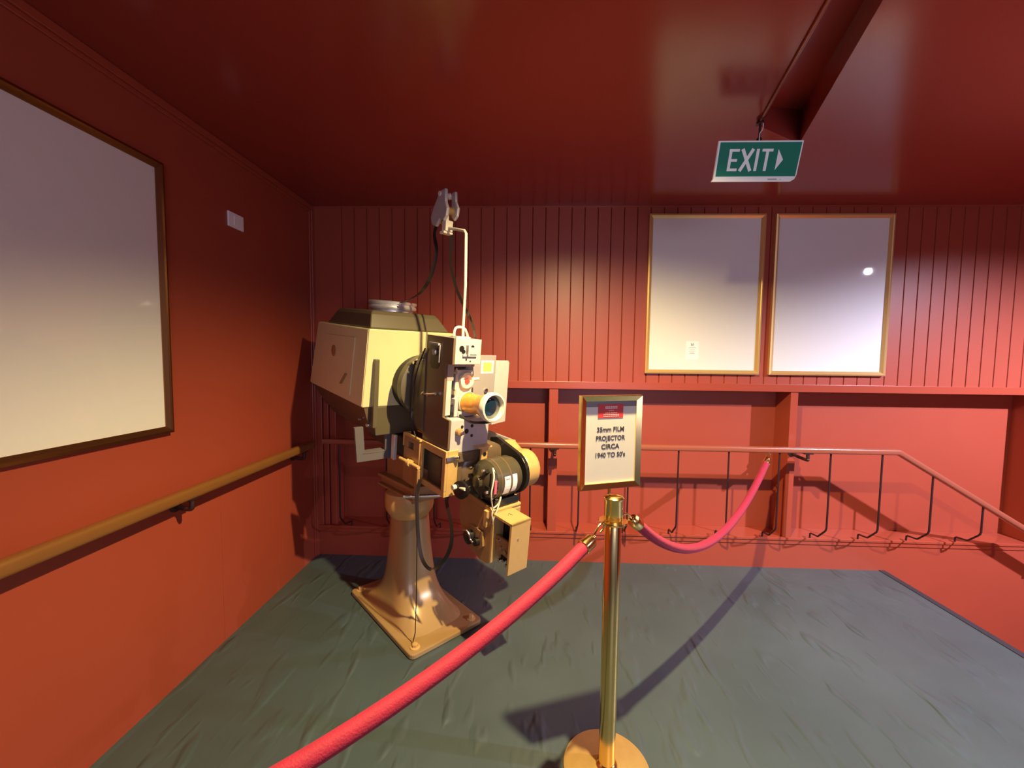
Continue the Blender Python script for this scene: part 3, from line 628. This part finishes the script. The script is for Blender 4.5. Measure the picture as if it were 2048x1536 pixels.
# --- top bracket, arm and roller unit
MB(TT).tube(spline([(.44, -.030, 1.735), (.44, -.030, 1.765), (.44, -.018, 1.782), (.44, .012, 1.785), (.445, .035, 1.772), (.45, .05, 1.735)], 6), .0065, 8).box(.42, .47, -.035, .055, 1.730, 1.738).build('arm_foot', 'wire', PJ, smooth=True)
AX = .470
MB(TT).tube([(.440, .025, 1.738), (.440, .022, 1.78), (.466, .000, 2.00), (AX, -.018, 2.242), (.455, -.018, 2.256), (.40, -.019, 2.268), (.265, -.020, 2.294)], .0075, 12).build('arm', 'wire', PJ, smooth=True)
MB(TT).box(.280, .318, -.040, .004, 2.268, 2.322).box(.270, .312, -.046, .010, 2.256, 2.268).lathe([(.010, 0), (.008, .03)], (.296, -.02, 2.320), (0, 0, 1), 10).build('arm_clamp', 'wire', PJ, bevel=.003)
rl = MB(TT).prism([(.255, 2.470), (.310, 2.476), (.316, 2.41), (.336, 2.375), (.330, 2.34), (.305, 2.315), (.270, 2.33), (.235, 2.295), (.195, 2.31), (.178, 2.345), (.20, 2.395), (.235, 2.44)], 'y', -.050, -.032).build('roller_bracket', 'grey', PJ, bevel=.006)
MB(TT).prism([(.285, 2.47), (.318, 2.472), (.326, 2.42), (.350, 2.385), (.345, 2.345), (.318, 2.325), (.29, 2.35)], 'y', .005, .020).build('roller_cheek', 'grey', PJ, bevel=.005)
for a, z, r_ in ((.262, 2.455, .018), (.240, 2.395, .026), (.298, 2.372, .026), (.215, 2.335, .022)): MB(TT).lathe([(r_, 0), (r_*.75, .008), (r_*.75, .034), (r_, .042)], (a, -.034, z), (0, 1, 0), 24).build('guide_roller', 'wire' if z > 2.44 else 'tand', PJ, smooth=True)
MB(TT).lathe([(.012, 0), (.012, .09)], (.262, -.055, 2.455), (0, 1, 0), 16).build('roller_spindle', 'wire', PJ, smooth=True)
# --- film strips
def strip(pts, wv, nm='film_strip', hw=.0155, T_=TT):
    P_ = spline(pts, 10); b_ = MB(T_); n_ = len(P_); w0, w1 = Vector(wv[0]), Vector(wv[1]); rings = []
    for i, p in enumerate(P_):
        k = i/(n_-1); w_ = w0.lerp(w1, k).normalized(); t_ = (P_[min(i+1, n_-1)]-P_[max(i-1, 0)]).normalized(); w_ = (w_-t_*w_.dot(t_)).normalized(); nn = t_.cross(w_)*.0006
        rings.append([p+w_*hw+nn, p-w_*hw+nn, p-w_*hw-nn, p+w_*hw-nn])
    b_.loft(rings); return b_.build(nm, 'film', PJ, smooth=True)
strip([(.21, -.02, 2.33), (.178, -.02, 2.27), (.208, -.02, 2.183), (.191, -.02, 2.105), (.147, -.02, 2.027), (.067, -.02, 1.962), (-.047, -.02, 1.924), (-.16, -.03, 1.895)], ((1, .2, 0), (.2, 1, .3)), hw=.010)
strip([(.285, .02, 2.32), (.272, .03, 2.20), (.275, .03, 2.13), (.300, .03, 2.065), (.352, .03, 1.976), (.424, .03, 1.894), (.482, .03, 1.84), (.50, .045, 1.78), (.50, .06, 1.735)], ((.7, .7, 0), (1, -.2, .3)), hw=.009)
strip([(.50, -.06, .87), (.502, -.08, .84), (.545, -.08, .731), (.543, -.08, .625), (.479, -.085, .516), (.405, -.11, .452), (.375, -.145, .50), (.339, -.15, .602), (.324, -.15, .734), (.319, -.148, .842), (.340, -.140, .93)], ((1, .3, 0), (.3, 1, 0)), hw=.010, T_=None)
MB().tube([(.345, -.170, .90), (.355, -.170, .816), (.358, -.170, .614), (.348, -.170, .28), (.345, -.175, .10), (.345, -.195, .032)], .0026, 8).build('ground_wire', 'film', PJ, smooth=True)
MB(TT).tube(spline([(.30, -.112, 1.66), (.25, -.118, 1.56), (.22, -.122, 1.45), (.21, -.122, 1.30), (.24, -.125, 1.22), (.28, -.128, 1.17)], 8), .004, 8).build('side_cable', 'black', PJ, smooth=True)
